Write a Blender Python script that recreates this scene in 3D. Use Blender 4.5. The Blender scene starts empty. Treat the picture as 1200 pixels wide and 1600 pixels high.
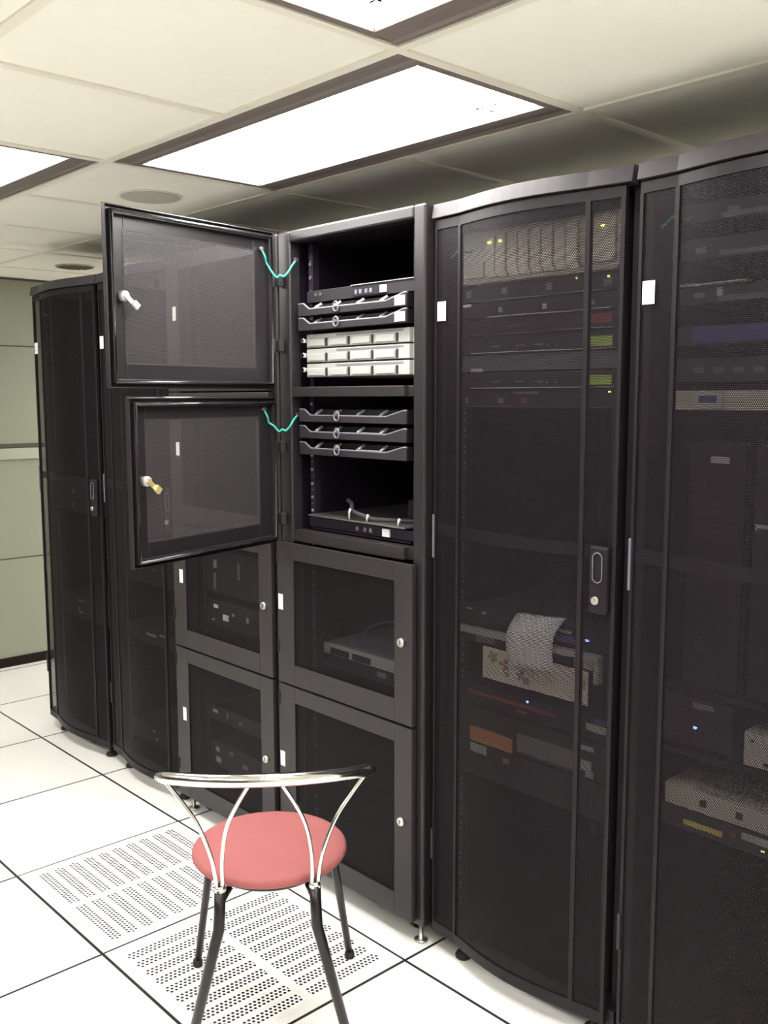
import bpy, bmesh, math, random
from mathutils import Matrix, Vector
random.seed(7)
C = bpy.context.scene.collection
S = bpy.context.scene
PI = math.pi

# ------------------------------------------------------------------ camera, world, exposure
cam_data = bpy.data.cameras.new('camera')
cam = bpy.data.objects.new('camera', cam_data); C.objects.link(cam)
cam.location = (1.8175, -1.7645, 1.5782)
cam.rotation_euler = (math.radians(83.1586), math.radians(0.0761), math.radians(47.1296))
cam_data.sensor_fit = 'HORIZONTAL'; cam_data.sensor_width = 36.0
cam_data.lens = 36.0 * 1496.2 / 1200.0
cam_data.clip_start = 0.05
S.camera = cam
S.view_settings.view_transform = 'Standard'; S.view_settings.look = 'None'
S.view_settings.gamma = 1.0; S.view_settings.use_curve_mapping = False
S.view_settings.exposure = 1.45
w = bpy.data.worlds.new('world'); S.world = w; w.use_nodes = True
w.node_tree.nodes['Background'].inputs[0].default_value = (1, 0.98, 0.95, 1)
w.node_tree.nodes['Background'].inputs[1].default_value = 0.02
LENS = 9.0                      # radiance of the light diffusers
S.cycles.max_bounces = 10; S.cycles.diffuse_bounces = 6; S.cycles.glossy_bounces = 4
S.cycles.transparent_max_bounces = 24
S.cycles.caustics_reflective = False; S.cycles.caustics_refractive = False
H = 2.2576                      # ceiling height
XW0, XW1, YW0, YW1 = -3.73, 3.44, -5.28, 3.26
G = 0.61
CX, CY = -0.829, -0.402         # a corner of the ceiling grid

# ------------------------------------------------------------------ materials
def mat(name, col, rough=0.5, metal=0.0, noise=0.0, nscale=40, spec=0.5, emit=None, bump=0.0, bscale=300):
    m = bpy.data.materials.new(name); m.use_nodes = True
    nt = m.node_tree; b = nt.nodes['Principled BSDF']
    b.inputs['Base Color'].default_value = (*col, 1); b.inputs['Roughness'].default_value = rough
    b.inputs['Metallic'].default_value = metal; b.inputs['Specular IOR Level'].default_value = spec
    tc = nt.nodes.new('ShaderNodeTexCoord')
    if noise:
        n = nt.nodes.new('ShaderNodeTexNoise'); n.inputs['Scale'].default_value = nscale
        nt.links.new(tc.outputs['Object'], n.inputs['Vector'])
        r = nt.nodes.new('ShaderNodeMapRange'); r.inputs['To Min'].default_value = 1 - noise; r.inputs['To Max'].default_value = 1 + noise
        nt.links.new(n.outputs['Fac'], r.inputs['Value'])
        v = nt.nodes.new('ShaderNodeVectorMath'); v.operation = 'SCALE'; v.inputs[0].default_value = col
        nt.links.new(r.outputs['Result'], v.inputs['Scale']); nt.links.new(v.outputs['Vector'], b.inputs['Base Color'])
    if bump:
        n = nt.nodes.new('ShaderNodeTexNoise'); n.inputs['Scale'].default_value = bscale
        nt.links.new(tc.outputs['Object'], n.inputs['Vector'])
        bp = nt.nodes.new('ShaderNodeBump'); bp.inputs['Strength'].default_value = bump; bp.inputs['Distance'].default_value = 0.002
        nt.links.new(n.outputs['Fac'], bp.inputs['Height']); nt.links.new(bp.outputs['Normal'], b.inputs['Normal'])
    if emit:
        b.inputs['Emission Color'].default_value = (*emit[:3], 1); b.inputs['Emission Strength'].default_value = emit[3]
    return m

class NB:                       # small node helper
    def __init__(s, nt): s.nt = nt
    def val(s, x, inp):
        if isinstance(x, (int, float)): inp.default_value = x
        else: s.nt.links.new(x, inp)
    def m(s, op, a, b=None, c=None):
        n = s.nt.nodes.new('ShaderNodeMath'); n.operation = op
        s.val(a, n.inputs[0])
        if b is not None: s.val(b, n.inputs[1])
        if c is not None: s.val(c, n.inputs[2])
        return n.outputs[0]

def perforated(name, col, pitch, r, rough=0.45, spec=0.12):
    m = mat(name, col, rough, 0.0, 0.12, 30, spec=spec)
    nt = m.node_tree; N = NB(nt); b = nt.nodes['Principled BSDF']; out = nt.nodes['Material Output']
    uv = nt.nodes.new('ShaderNodeUVMap'); sp = nt.nodes.new('ShaderNodeSeparateXYZ'); nt.links.new(uv.outputs['UV'], sp.inputs[0])
    q = pitch * math.sqrt(3)
    def d(off):
        a = N.m('MULTIPLY', N.m('SUBTRACT', N.m('FRACT', N.m('ADD', N.m('DIVIDE', sp.outputs[0], pitch), off)), 0.5), pitch)
        c = N.m('MULTIPLY', N.m('SUBTRACT', N.m('FRACT', N.m('ADD', N.m('DIVIDE', sp.outputs[1], q), off)), 0.5), q)
        return N.m('SQRT', N.m('ADD', N.m('MULTIPLY', a, a), N.m('MULTIPLY', c, c)))
    hole = N.m('LESS_THAN', N.m('MINIMUM', d(10.0), d(10.5)), r)
    t = nt.nodes.new('ShaderNodeBsdfTransparent'); mx = nt.nodes.new('ShaderNodeMixShader')
    nt.links.new(hole, mx.inputs[0]); nt.links.new(b.outputs[0], mx.inputs[1]); nt.links.new(t.outputs[0], mx.inputs[2])
    nt.links.new(mx.outputs[0], out.inputs['Surface'])
    return m

M = {}
M['black'] = mat('black_paint', (0.0105, 0.008, 0.010), 0.42, 0, 0.12, 12, spec=0.2)
M['blackd'] = mat('black_steel_interior', (0.015, 0.010, 0.020), 0.55, 0, 0.1, 12, spec=0.3)  # violet lift in the colour stands in for haze over dark interiors
M['fascia'] = mat('satin_charcoal_trim', (0.036, 0.032, 0.035), 0.46, 0, 0.05, 8, spec=0.25)
M['door'] = mat('charcoal_door_paint', (0.0205, 0.0168, 0.0185), 0.38, 0, 0.08, 8, spec=0.4)
M['mesh'] = perforated('perforated_black_steel', (0.0095, 0.0072, 0.0090), 0.0042, 0.00120)
M['mesh3'] = perforated('perforated_panel_with_reflection', (0.050, 0.045, 0.049), 0.0042, 0.00140, spec=0.5)  # lighter copy for the open doors, room reflections put into the colour
M['mesh2'] = perforated('perforated_dark_panel', (0.0150, 0.0122, 0.0138), 0.0042, 0.0015)
M['rubber'] = mat('black_rubber', (0.012, 0.011, 0.012), 0.7, 0, 0.1)
M['chrome'] = mat('chrome', (0.72, 0.71, 0.70), 0.10, 1.0, 0.03)
M['steel'] = mat('zinc_steel', (0.62, 0.60, 0.57), 0.33, 1.0, 0.08)
M['silver'] = mat('silver_plastic', (0.42, 0.435, 0.41), 0.4, 0.2, 0.05)
M['white'] = mat('white_sticker', (0.85, 0.85, 0.85), 0.6, 0, 0.03)
M['grey'] = mat('grey_plastic', (0.16, 0.16, 0.17), 0.5, 0, 0.1)
M['dgrey'] = mat('dark_grey_plastic', (0.022, 0.019, 0.023), 0.5, 0, 0.15, 60, spec=0.3)
M['bgrey'] = mat('blue_grey_panel', (0.10, 0.10, 0.125), 0.5, 0, 0.1)
M['cream'] = mat('cream_plastic', (0.58, 0.57, 0.49), 0.5, 0, 0.05)
M['beige'] = mat('beige_plastic', (0.42, 0.40, 0.35), 0.5, 0, 0.06)
M['lcd'] = mat('green_display', (0.20, 0.26, 0.07), 0.3, 0, 0.1, 200, emit=(0.35, 0.5, 0.10, 0.14))
M['ledy'] = mat('yellow_lamp', (0.8, 0.7, 0.1), 0.3, 0, 0.02, emit=(1, 0.85, 0.15, 3.0))
M['ledb'] = mat('blue_lamp', (0.1, 0.15, 0.9), 0.3, 0, 0.02, emit=(0.12, 0.2, 1, 6.0))
M['leda'] = mat('amber_lamp', (0.8, 0.4, 0.1), 0.3, 0, 0.02, emit=(1, 0.5, 0.1, 1.5))
M['red'] = mat('dark_red_plastic', (0.22, 0.03, 0.05), 0.4, 0, 0.1)
M['blue'] = mat('blue_faceplate', (0.035, 0.042, 0.17), 0.4, 0, 0.1)
M['violet'] = mat('violet_lamp_glow', (0.12, 0.07, 0.28), 0.4, 0, 0.1)  # glow of the blue lamp as a surface colour
M['orange'] = mat('brown_cardboard', (0.45, 0.19, 0.07), 0.8, 0, 0.1)
M['yellow'] = mat('yellow_sticker', (0.62, 0.52, 0.12), 0.6, 0, 0.05)
M['teal'] = mat('green_wire', (0.015, 0.26, 0.20), 0.4, 0, 0.1, 200)
M['brass'] = mat('yellow_brass', (0.80, 0.68, 0.30), 0.3, 0.7, 0.05)
M['seat'] = mat('red_woven_fabric', (0.30, 0.090, 0.088), 0.85, 0, 0.10, 500, bump=0.6, bscale=420)
M['legs'] = mat('black_enamel_tube', (0.010, 0.007, 0.008), 0.3, 0, 0.1, spec=0.35)
M['wall'] = mat('grey_green_wall_panel', (0.235, 0.243, 0.185), 0.6, 0, 0.03, 3)
M['pale_wall'] = mat('pale_wall_paint', (0.66, 0.65, 0.58), 0.6, 0, 0.03, 3)
M['dark_wall'] = mat('darkened_unseen_wall', (0.07, 0.065, 0.065), 0.6, 0, 0.03, 3)  # unseen wall, darkened for dark bands in the chrome and less veil on mesh
M['gloss'] = mat('glossy_black_edge', (0.02, 0.018, 0.02), 0.16, 0, 0.05, 8, spec=0.9)
M['bluecase'] = mat('blue_grey_case', (0.16, 0.19, 0.23), 0.4, 0, 0.05)
M['post'] = mat('satin_black_frame', (0.0125, 0.0100, 0.0120), 0.36, 0, 0.08, 8, spec=0.6)
M['rail'] = mat('pale_green_rail', (0.33, 0.34, 0.27), 0.5, 0, 0.03)
M['joint'] = mat('dark_joint', (0.06, 0.06, 0.045), 0.8, 0, 0.05)
M['base'] = mat('dark_baseboard', (0.012, 0.007, 0.007), 0.6, 0, 0.1, spec=0.15)
M['tile'] = mat('cream_ceiling_tile', (0.80, 0.785, 0.705), 0.9, 0, 0.02, 20)
M['tbar'] = mat('cream_painted_bar', (0.72, 0.69, 0.60), 0.5, 0, 0.02)
M['fixture'] = mat('grey_fixture_paint', (0.15, 0.122, 0.112), 0.45, 0, 0.04)
M['spk'] = mat('grey_speaker_grille', (0.42, 0.42, 0.37), 0.8, 0, 0.15, 400)
M['vent'] = mat('brown_vent', (0.10, 0.075, 0.05), 0.7, 0, 0.3, 60)
M['dust'] = mat('dark_dust', (0.62, 0.58, 0.55), 0.9, 0, 0.2)
M['cable'] = mat('dark_cable', (0.03, 0.03, 0.035), 0.5, 0, 0.1)
M['petal'] = mat('faded_red_print', (0.40, 0.22, 0.21), 0.8, 0, 0.2, 200)
M['leaf'] = mat('faded_green_print', (0.30, 0.30, 0.16), 0.8, 0, 0.2, 200)
M['cream_paper'] = mat('cream_paper', (0.62, 0.60, 0.54), 0.85, 0, 0.03)

def emission_lens():
    m = bpy.data.materials.new('white_diffuser'); m.use_nodes = True; nt = m.node_tree
    b = nt.nodes['Principled BSDF']; b.inputs['Base Color'].default_value = (0.9, 0.9, 0.88, 1)
    n = nt.nodes.new('ShaderNodeTexNoise'); n.inputs['Scale'].default_value = 6
    tc = nt.nodes.new('ShaderNodeTexCoord'); nt.links.new(tc.outputs['Object'], n.inputs['Vector'])
    r = nt.nodes.new('ShaderNodeMapRange'); r.inputs['To Min'].default_value = 0.93 * LENS; r.inputs['To Max'].default_value = 1.07 * LENS
    nt.links.new(n.outputs['Fac'], r.inputs['Value']); nt.links.new(r.outputs['Result'], b.inputs['Emission Strength'])
    b.inputs['Emission Color'].default_value = (1, 0.975, 0.94, 1)
    return m
M['lens'] = emission_lens()

def floor_material():
    m = mat('white_raised_floor_tile', (0.83, 0.82, 0.79), 0.30, 0, 0.02, 5)
    nt = m.node_tree; N = NB(nt); b = nt.nodes['Principled BSDF']
    tc = nt.nodes.new('ShaderNodeTexCoord'); sp = nt.nodes.new('ShaderNodeSeparateXYZ'); nt.links.new(tc.outputs['Object'], sp.inputs[0])
    def edge(o):
        f = N.m('FRACT', N.m('ADD', N.m('DIVIDE', o, G), 50.5))
        return N.m('MULTIPLY', N.m('ABSOLUTE', N.m('SUBTRACT', f, 0.5)), G)
    d = N.m('MINIMUM', edge(sp.outputs[0]), edge(sp.outputs[1]))
    line = N.m('LESS_THAN', d, 0.0046)
    mx = nt.nodes.new('ShaderNodeMix'); mx.data_type = 'RGBA'
    nt.links.new(line, mx.inputs['Factor'])
    src = b.inputs['Base Color'].links[0].from_socket
    nt.links.new(src, mx.inputs['A']); mx.inputs['B'].default_value = (0.022, 0.021, 0.02, 1)
    nt.links.new(mx.outputs['Result'], b.inputs['Base Color'])
    return m
M['floor'] = floor_material()

def perforated_tile_material():
    # object coordinates: tile centre is the origin; strips of three rows of round holes, split in the middle
    m = mat('perforated_floor_laminate', (0.80, 0.79, 0.77), 0.33, 0, 0.02, 5)
    nt = m.node_tree; N = NB(nt); b = nt.nodes['Principled BSDF']
    tc = nt.nodes.new('ShaderNodeTexCoord'); sp = nt.nodes.new('ShaderNodeSeparateXYZ'); nt.links.new(tc.outputs['Object'], sp.inputs[0])
    x, y = sp.outputs[0], sp.outputs[1]
    L, P, hp, r = 0.262, 0.0524, 0.0136, 0.0044
    sy = N.m('FRACT', N.m('DIVIDE', N.m('ADD', y, L), P))
    sy = N.m('MULTIPLY', N.m('SUBTRACT', sy, 0.5), P)
    rows = None
    xa = N.m('ABSOLUTE', x)
    for k, off in ((-1, 0.0), (0, 0.5), (1, 0.0)):
        cx = N.m('MULTIPLY', N.m('SUBTRACT', N.m('FRACT', N.m('ADD', N.m('DIVIDE', xa, hp), off)), 0.5), hp)
        dy = N.m('SUBTRACT', sy, k * 0.0118)
        dd = N.m('SQRT', N.m('ADD', N.m('MULTIPLY', cx, cx), N.m('MULTIPLY', dy, dy)))
        rows = dd if rows is None else N.m('MINIMUM', rows, dd)
    hole = N.m('LESS_THAN', rows, r)
    lim = N.m('MULTIPLY', N.m('MULTIPLY', N.m('LESS_THAN', xa, L), N.m('GREATER_THAN', xa, 0.014)), N.m('LESS_THAN', N.m('ABSOLUTE', y), L))
    hole = N.m('MULTIPLY', hole, lim)
    mx = nt.nodes.new('ShaderNodeMix'); mx.data_type = 'RGBA'
    nt.links.new(hole, mx.inputs['Factor'])
    src = b.inputs['Base Color'].links[0].from_socket
    nt.links.new(src, mx.inputs['A']); mx.inputs['B'].default_value = (0.022, 0.020, 0.02, 1)
    nt.links.new(mx.outputs['Result'], b.inputs['Base Color'])
    return m
M['perf'] = perforated_tile_material()

def printed_paper():
    m = mat('printed_white_paper', (0.74, 0.77, 0.78), 0.85, 0, 0.02)
    nt = m.node_tree; N = NB(nt); b = nt.nodes['Principled BSDF']
    uv = nt.nodes.new('ShaderNodeUVMap'); sp = nt.nodes.new('ShaderNodeSeparateXYZ'); nt.links.new(uv.outputs['UV'], sp.inputs[0])
    n = nt.nodes.new('ShaderNodeTexNoise'); n.inputs['Scale'].default_value = 22
    nt.links.new(uv.outputs['UV'], n.inputs['Vector'])
    ln = N.m('GREATER_THAN', N.m('FRACT', N.m('MULTIPLY', sp.outputs[1], 16)), 0.62)
    f = N.m('MULTIPLY', N.m('MULTIPLY', ln, N.m('GREATER_THAN', n.outputs['Fac'], 0.47)), 0.35)
    mx = nt.nodes.new('ShaderNodeMix'); mx.data_type = 'RGBA'; nt.links.new(f, mx.inputs['Factor'])
    nt.links.new(b.inputs['Base Color'].links[0].from_socket, mx.inputs['A']); mx.inputs['B'].default_value = (0.2, 0.25, 0.32, 1)
    nt.links.new(mx.outputs['Result'], b.inputs['Base Color'])
    return m
M['print'] = printed_paper()

# ------------------------------------------------------------------ mesh helpers
ORG = {}
class MB:
    def __init__(s, m=None): s.v = []; s.f = []; s.mi = []; s.uv = {}; s.M = m; s.cur = 0; s.sm = []
    def vert(s, p):
        p = Vector(p)
        if s.M is not None: p = s.M @ p
        s.v.append(p); return len(s.v) - 1
    def face(s, ids, uv=None, smooth=False):
        s.f.append(ids); s.mi.append(s.cur); s.sm.append(smooth)
        if uv: s.uv[len(s.f) - 1] = uv
    def box(s, x0, x1, y0, y1, z0, z1):
        if x0 > x1: x0, x1 = x1, x0
        if y0 > y1: y0, y1 = y1, y0
        if z0 > z1: z0, z1 = z1, z0
        i = [s.vert(p) for p in ((x0,y0,z0),(x1,y0,z0),(x1,y1,z0),(x0,y1,z0),(x0,y0,z1),(x1,y0,z1),(x1,y1,z1),(x0,y1,z1))]
        for a in ((0,3,2,1),(4,5,6,7),(0,1,5,4),(1,2,6,5),(2,3,7,6),(3,0,4,7)): s.face([i[k] for k in a])
        return s
    def prism(s, poly, ax, a, b):               # polygon in the two other axes, extruded along ax from a to b
        def P(p, t):
            if ax == 'x': return (t, p[0], p[1])
            if ax == 'y': return (p[0], t, p[1])
            return (p[0], p[1], t)
        i = [s.vert(P(p, a)) for p in poly]; j = [s.vert(P(p, b)) for p in poly]; n = len(poly)
        s.face(i[::-1]); s.face(j)
        for k in range(n): s.face([i[k], i[(k+1) % n], j[(k+1) % n], j[k]])
        return s
    def tube(s, pts, r, seg=10, closed=False):
        pts = [Vector(p) for p in pts]; rr = r if isinstance(r, (list, tuple)) else [r] * len(pts)
        rings = []; up = None; n = len(pts)
        for k, p in enumerate(pts):
            if closed: t = (pts[(k+1) % n] - pts[k-1]).normalized()
            else: t = (pts[min(k+1, n-1)] - pts[max(k-1, 0)]).normalized()
            if up is None:
                up = Vector((0,0,1)) if abs(t.z) < 0.9 else Vector((1,0,0))
            x = (up - t * up.dot(t)).normalized(); up = x; y = t.cross(x)
            rings.append([s.vert(p + (x * math.cos(2*PI*q/seg) + y * math.sin(2*PI*q/seg)) * rr[k]) for q in range(seg)])
        for k in range(n if closed else n - 1):
            a, b = rings[k], rings[(k+1) % n]
            for q in range(seg): s.face([a[q], a[(q+1) % seg], b[(q+1) % seg], b[q]], smooth=True)
        if not closed: s.face(rings[0][::-1]); s.face(rings[-1])
        return s
    def lathe(s, prof, c, axis='z', seg=32):    # prof: (radius, height) from bottom to top
        rings = []
        for r, h in prof:
            ring = []
            for q in range(seg):
                a = 2*PI*q/seg; u, v = r*math.cos(a), r*math.sin(a)
                p = {'z': (c[0]+u, c[1]+v, c[2]+h), 'y': (c[0]+u, c[1]+h, c[2]+v), 'x': (c[0]+h, c[1]+u, c[2]+v)}[axis]
                ring.append(s.vert(p))
            rings.append(ring)
        for a, b in zip(rings, rings[1:]):
            for q in range(seg): s.face([a[q], a[(q+1) % seg], b[(q+1) % seg], b[q]], smooth=True)
        s.face(rings[0][::-1]); s.face(rings[-1])
        return s
    def build(s, name, m, parent=None, bevel=0.0, org=None):
        me = bpy.data.meshes.new(name)
        base = ORG.get(parent.name, Vector((0,0,0))) if parent else (Vector(org) if org else Vector((0,0,0)))
        me.from_pydata([tuple(v - base) for v in s.v], [], s.f)
        ms = m if isinstance(m, (list, tuple)) else [m]
        for x in ms: me.materials.append(M[x])
        for p, k, sm in zip(me.polygons, s.mi, s.sm): p.material_index = k; p.use_smooth = sm
        if s.uv:
            l = me.uv_layers.new(name='UVMap')
            for fi, co in s.uv.items():
                for li, c in zip(me.polygons[fi].loop_indices, co): l.data[li].uv = c
        bm = bmesh.new(); bm.from_mesh(me)
        if not s.uv: bmesh.ops.recalc_face_normals(bm, faces=bm.faces)
        bm.to_mesh(me); bm.free(); me.update()
        o = bpy.data.objects.new(name, me); C.objects.link(o)
        if parent: o.parent = parent; ORG[o.name] = base
        else: o.location = base; ORG[o.name] = base
        if bevel:
            b = o.modifiers.new('bevel', 'BEVEL'); b.width = bevel; b.segments = 2; b.limit_method = 'ANGLE'
        return o

def tag(o, label, cat, group=None):
    o['label'] = label; o['category'] = cat
    if group: o['group'] = group
    return o
def thing(name, loc, label, cat, group=None):
    o = bpy.data.objects.new(name, None); C.objects.link(o); o.location = loc; o.empty_display_size = 0.1
    ORG[o.name] = Vector(loc); return tag(o, label, cat, group)
def struct(o): o['kind'] = 'structure'; return o
def dup(root, loc, label=None, skip=()):
    r = root.copy(); C.objects.link(r); r.location = loc; ORG[r.name] = Vector(loc)
    if label: r['label'] = label
    def rec(src, dst):
        for ch in [c for c in list(C.objects) if c.parent == src]:
            if ch.name.split('.')[0] in skip: continue
            c = ch.copy(); C.objects.link(c); c.parent = dst; rec(ch, c)
    rec(root, r); return r

# ------------------------------------------------------------------ room
struct(MB().box(XW0, XW1, YW0, YW1, -0.05, 0.0).build('floor', 'floor'))

fixtures = [  # cell corner x, y (each two cells along x), label
    (CX, CY, 'glowing recessed ceiling light above the open-doored rack, whole diffuser in view'),
    (CX + 2*G, CY - G, 'glowing recessed ceiling light cut by the top edge of the picture'),
    (CX - 2*G, CY - G, 'glowing recessed ceiling light at the left edge, above the aisle floor'),
    (CX - 4*G + 2*G, CY - 4*G, 'added unseen ceiling light over the left part of the aisle behind the viewer'),  # unseen lights from here on, added to brighten the room
    (CX + 1*G, CY - 4*G, 'added unseen ceiling light over the middle of the aisle behind the viewer'),
    (CX + 4*G, CY - 3*G, 'added unseen ceiling light over the right part of the aisle behind the viewer'),
    (CX - 1*G, CY - 6*G, 'added unseen ceiling light far behind the viewer, near the front wall'),
    (CX - 4*G, CY + 3*G, 'added unseen ceiling light over the aisle behind the racks, near the left wall'),  # unseen row added to lift the ceiling above the racks
    (CX - 2*G, CY + 3*G, 'added unseen ceiling light over the aisle behind the racks, second from the left'),
    (CX + 2*G, CY + 3*G, 'added unseen ceiling light over the aisle behind the racks, second from the right'),
    (CX + 0*G, CY + 3*G, 'added unseen ceiling light over the aisle behind the racks, middle of the row'),
    (CX + 4*G, CY + 3*G, 'added unseen ceiling light over the aisle behind the racks, right part')]
cells = set()
for fx, fy, _ in fixtures:
    i, j = round((fx - CX) / G), round((fy - CY) / G); cells |= {(i, j), (i + 1, j)}
cb = MB(); tb = MB()
xs = sorted({XW0, XW1, *[CX + i*G for i in range(-4, 7)]}); ys = sorted({YW0, YW1, *[CY + j*G for j in range(-7, 6)]})
def cell(x, y): return math.floor((x - CX) / G), math.floor((y - CY) / G)
for x0, x1 in zip(xs, xs[1:]):
    for y0, y1 in zip(ys, ys[1:]):
        if cell((x0+x1)/2, (y0+y1)/2) in cells: continue
        cb.box(x0, x1, y0, y1, H, H + 0.02)
struct(cb.build('ceiling', 'tile'))
e = 0.012
for x in xs[1:-1]:
    for y0, y1 in zip(ys, ys[1:]):
        if cell(x - 0.1, (y0+y1)/2) in cells and cell(x + 0.1, (y0+y1)/2) in cells: continue
        tb.box(x - e, x + e, y0 + (e if y0 > YW0 else 0), y1 - (e if y1 < YW1 else 0), H - 0.005, H + 0.001)
for y in ys[1:-1]: tb.box(XW0, XW1, y - e, y + e, H - 0.005, H + 0.001)
struct(tb.build('trim_1', 'tbar'))

for n, (x0, x1, y0, y1) in {'wall_left': (XW0 - 0.1, XW0, YW0, YW1), 'wall_right': (XW1, XW1 + 0.1, YW0, YW1),
                            'wall_back': (XW0, XW1, YW1, YW1 + 0.1), 'wall_front': (XW0, XW1, YW0 - 0.1, YW0)}.items():
    b = MB().box(x0, x1, y0, y1, 0, H + 0.02)
    struct(b.build(n, {'wall_left': 'wall', 'wall_front': 'dark_wall'}.get(n, 'pale_wall')))
struct(MB().box(XW0, XW0 + 0.012, YW0, YW1, 0, 0.055).build('baseboard_left', 'base', bevel=0.002))
b = MB().box(XW0, XW0 + 0.020, YW0, YW1, 1.222, 1.287); b.cur = 1
b.box(XW0, XW0 + 0.010, YW0, YW1, 1.287, 1.312)
struct(b.build('trim_2', ['rail', 'joint'], bevel=0.003))
b = MB()
for z in (1.873, 0.641): b.box(XW0, XW0 + 0.0015, YW0, YW1, z - 0.004, z + 0.004)
for y in (-2.2, -0.98, 1.46): b.box(XW0, XW0 + 0.0015, y - 0.003, y + 0.003, 0.055, H)
struct(b.build('trim_3', 'joint'))
struct(MB().box(XW0, XW0 + 0.02, YW0, YW1, H - 0.012, H - 0.001).build('trim_4', 'joint'))

for fx, fy, lab in fixtures:
    x0, x1, y0, y1 = fx + e, fx + 2*G - e, fy + e, fy + G - e
    t = thing('ceiling_light', (fx + G, fy + G/2, H), lab, 'ceiling light', 'recessed ceiling lights')
    b = MB(); b.box(x0, x1, y0, y1, H + 0.075, H + 0.08)
    b.box(x0, x0+0.004, y0, y1, H, H + 0.075); b.box(x1-0.004, x1, y0, y1, H, H + 0.075)
    b.box(x0, x1, y0, y0+0.004, H, H + 0.075); b.box(x0, x1, y1-0.004, y1, H, H + 0.075)
    b.build('housing', 'fixture', t)
    b = MB()
    for s, ya in ((1, y0 + 0.004), (-1, y1 - 0.004)):
        b.prism([(ya, H - 0.003), (ya + s*0.014, H - 0.005), (ya + s*0.020, H + 0.000), (ya + s*0.050, H + 0.001), (ya + s*0.056, H - 0.004), (ya + s*0.078, H - 0.003), (ya + s*0.080, H + 0.008), (ya, H + 0.01)], 'x', x0 + 0.004, x1 - 0.004)
    b.box(x0 + 0.004, x0 + 0.024, y0 + 0.084, y1 - 0.084, H - 0.003, H + 0.008)
    b.box(x1 - 0.028, x1 - 0.004, y0 + 0.084, y1 - 0.084, H - 0.003, H + 0.008)
    b.build('frame', 'fixture', t, bevel=0.001)
    l = MB().box(x0 + 0.004, x1 - 0.004, y0 + 0.080, y1 - 0.080, H + 0.0085, H + 0.012).build('diffuser', 'lens', t)
    if 'above the open' in lab or 'top edge' in lab:
        b = MB(); rnd = random.Random(3)
        for k in range(9):
            cx = x1 - 0.05 - rnd.random()*0.16; cy = y1 - 0.12 - rnd.random()*0.05
            if 'top edge' in lab: cx = x0 + 0.10 + rnd.random()*0.03; cy = y1 - 0.155 - rnd.random()*0.03
            a = rnd.random()*PI; L = 0.006 + rnd.random()*0.011
            u = Vector((math.cos(a), math.sin(a), 0)); v = Vector((-u.y, u.x, 0)) * 0.4
            q = [Vector((cx, cy, 0)) + u*L, Vector((cx, cy, 0)) + v*L, Vector((cx, cy, 0)) - u*L*0.8, Vector((cx, cy, 0)) - v*L*0.7]
            b.prism([(p.x, p.y) for p in q], 'z', H + 0.0070, H + 0.0083)
        b.build('dust', 'dust', l)['kind'] = 'stuff'

t = thing('ceiling_speaker', (-1.185, -0.06, H), 'round grey speaker grille flush in the ceiling behind the top of the open door', 'speaker')
MB().lathe([(0.108, -0.004), (0.108, 0.0)], (-1.185, -0.06, H), seg=48).build('rim', 'tbar', t)
MB().lathe([(0.094, -0.007), (0.100, -0.004)], (-1.185, -0.06, H), seg=48).build('grille', 'spk', t)
t = thing('ceiling_vent', (-3.02, 0.53, H), 'small round brown slotted vent in the far ceiling above the leftmost rack', 'vent')
MB().lathe([(0.095, -0.006), (0.10, 0.0)], (-3.02, 0.53, H), seg=32).build('rim', 'beige', t)
b = MB()
for k in range(-3, 4):
    hw = math.sqrt(0.085**2 - (k*0.024)**2); b.box(-3.02 - hw, -3.02 + hw, 0.53 + k*0.024 - 0.009, 0.53 + k*0.024 + 0.009, H - 0.009, H - 0.006)
b.build('slats', 'vent', t)

# perforated floor tiles, one turned a quarter against the other
for (cx, cy, rz, lab) in ((-1.5*G, -0.5*G, 0, 'perforated white floor tile left of the chair, hole strips running along the racks'),
                          (-0.5*G, -0.5*G, PI/2, 'perforated white floor tile under the chair, hole strips running towards the racks')):
    o = MB().box(-0.3003, 0.3003, -0.3003, 0.3003, 0.0, 0.0015).build('perforated_floor_tile', 'perf')
    o.location = (cx, cy, 0); o.rotation_euler[2] = rz; ORG[o.name] = Vector((cx, cy, 0))
    tag(o, lab, 'floor tile', 'perforated floor tiles')

# ------------------------------------------------------------------ racks with bowed perforated doors
DEPTH = 0.92
RW = 0.608
PROF = [(0.004, 0.104), (0.10, 0.095)] + [(0.10 + 0.40*t/12, 0.095 - 0.007*(t/12) - 0.029*math.sin(PI*t/12)) for t in range(1, 13)] + [(0.589, 0.102)]
def band(b, prof, z0, z1, th, uv=False):
    """vertical sheet following the door profile"""
    s = [0]
    for p, q in zip(prof, prof[1:]): s.append(s[-1] + math.hypot(q[0]-p[0], q[1]-p[1]))
    n = len(prof)
    A = [b.vert((x, y, z0)) for x, y in prof]; B = [b.vert((x, y, z1)) for x, y in prof]
    if uv:
        for k in range(n-1): b.face([A[k], A[k+1], B[k+1], B[k]], uv=[(s[k], z0), (s[k+1], z0), (s[k+1], z1), (s[k], z1)], smooth=True)
        return
    A2 = [b.vert((x, y + th, z0)) for x, y in prof]; B2 = [b.vert((x, y + th, z1)) for x, y in prof]
    for k in range(n-1):
        b.face([A[k], A[k+1], B[k+1], B[k]]); b.face([A2[k+1], A2[k], B2[k], B2[k+1]])
        b.face([B[k], B[k+1], B2[k+1], B2[k]]); b.face([A[k+1], A[k], A2[k], A2[k+1]])
    b.face([A[0], B[0], B2[0], A2[0]]); b.face([A[-1], A2[-1], B2[-1], B[-1]])
def yprof(x):
    for (a, ya), (c, yc) in zip(PROF, PROF[1:]):
        if a <= x <= c: return ya + (yc - ya)*(x - a)/(c - a)
    return 0.1

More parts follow.
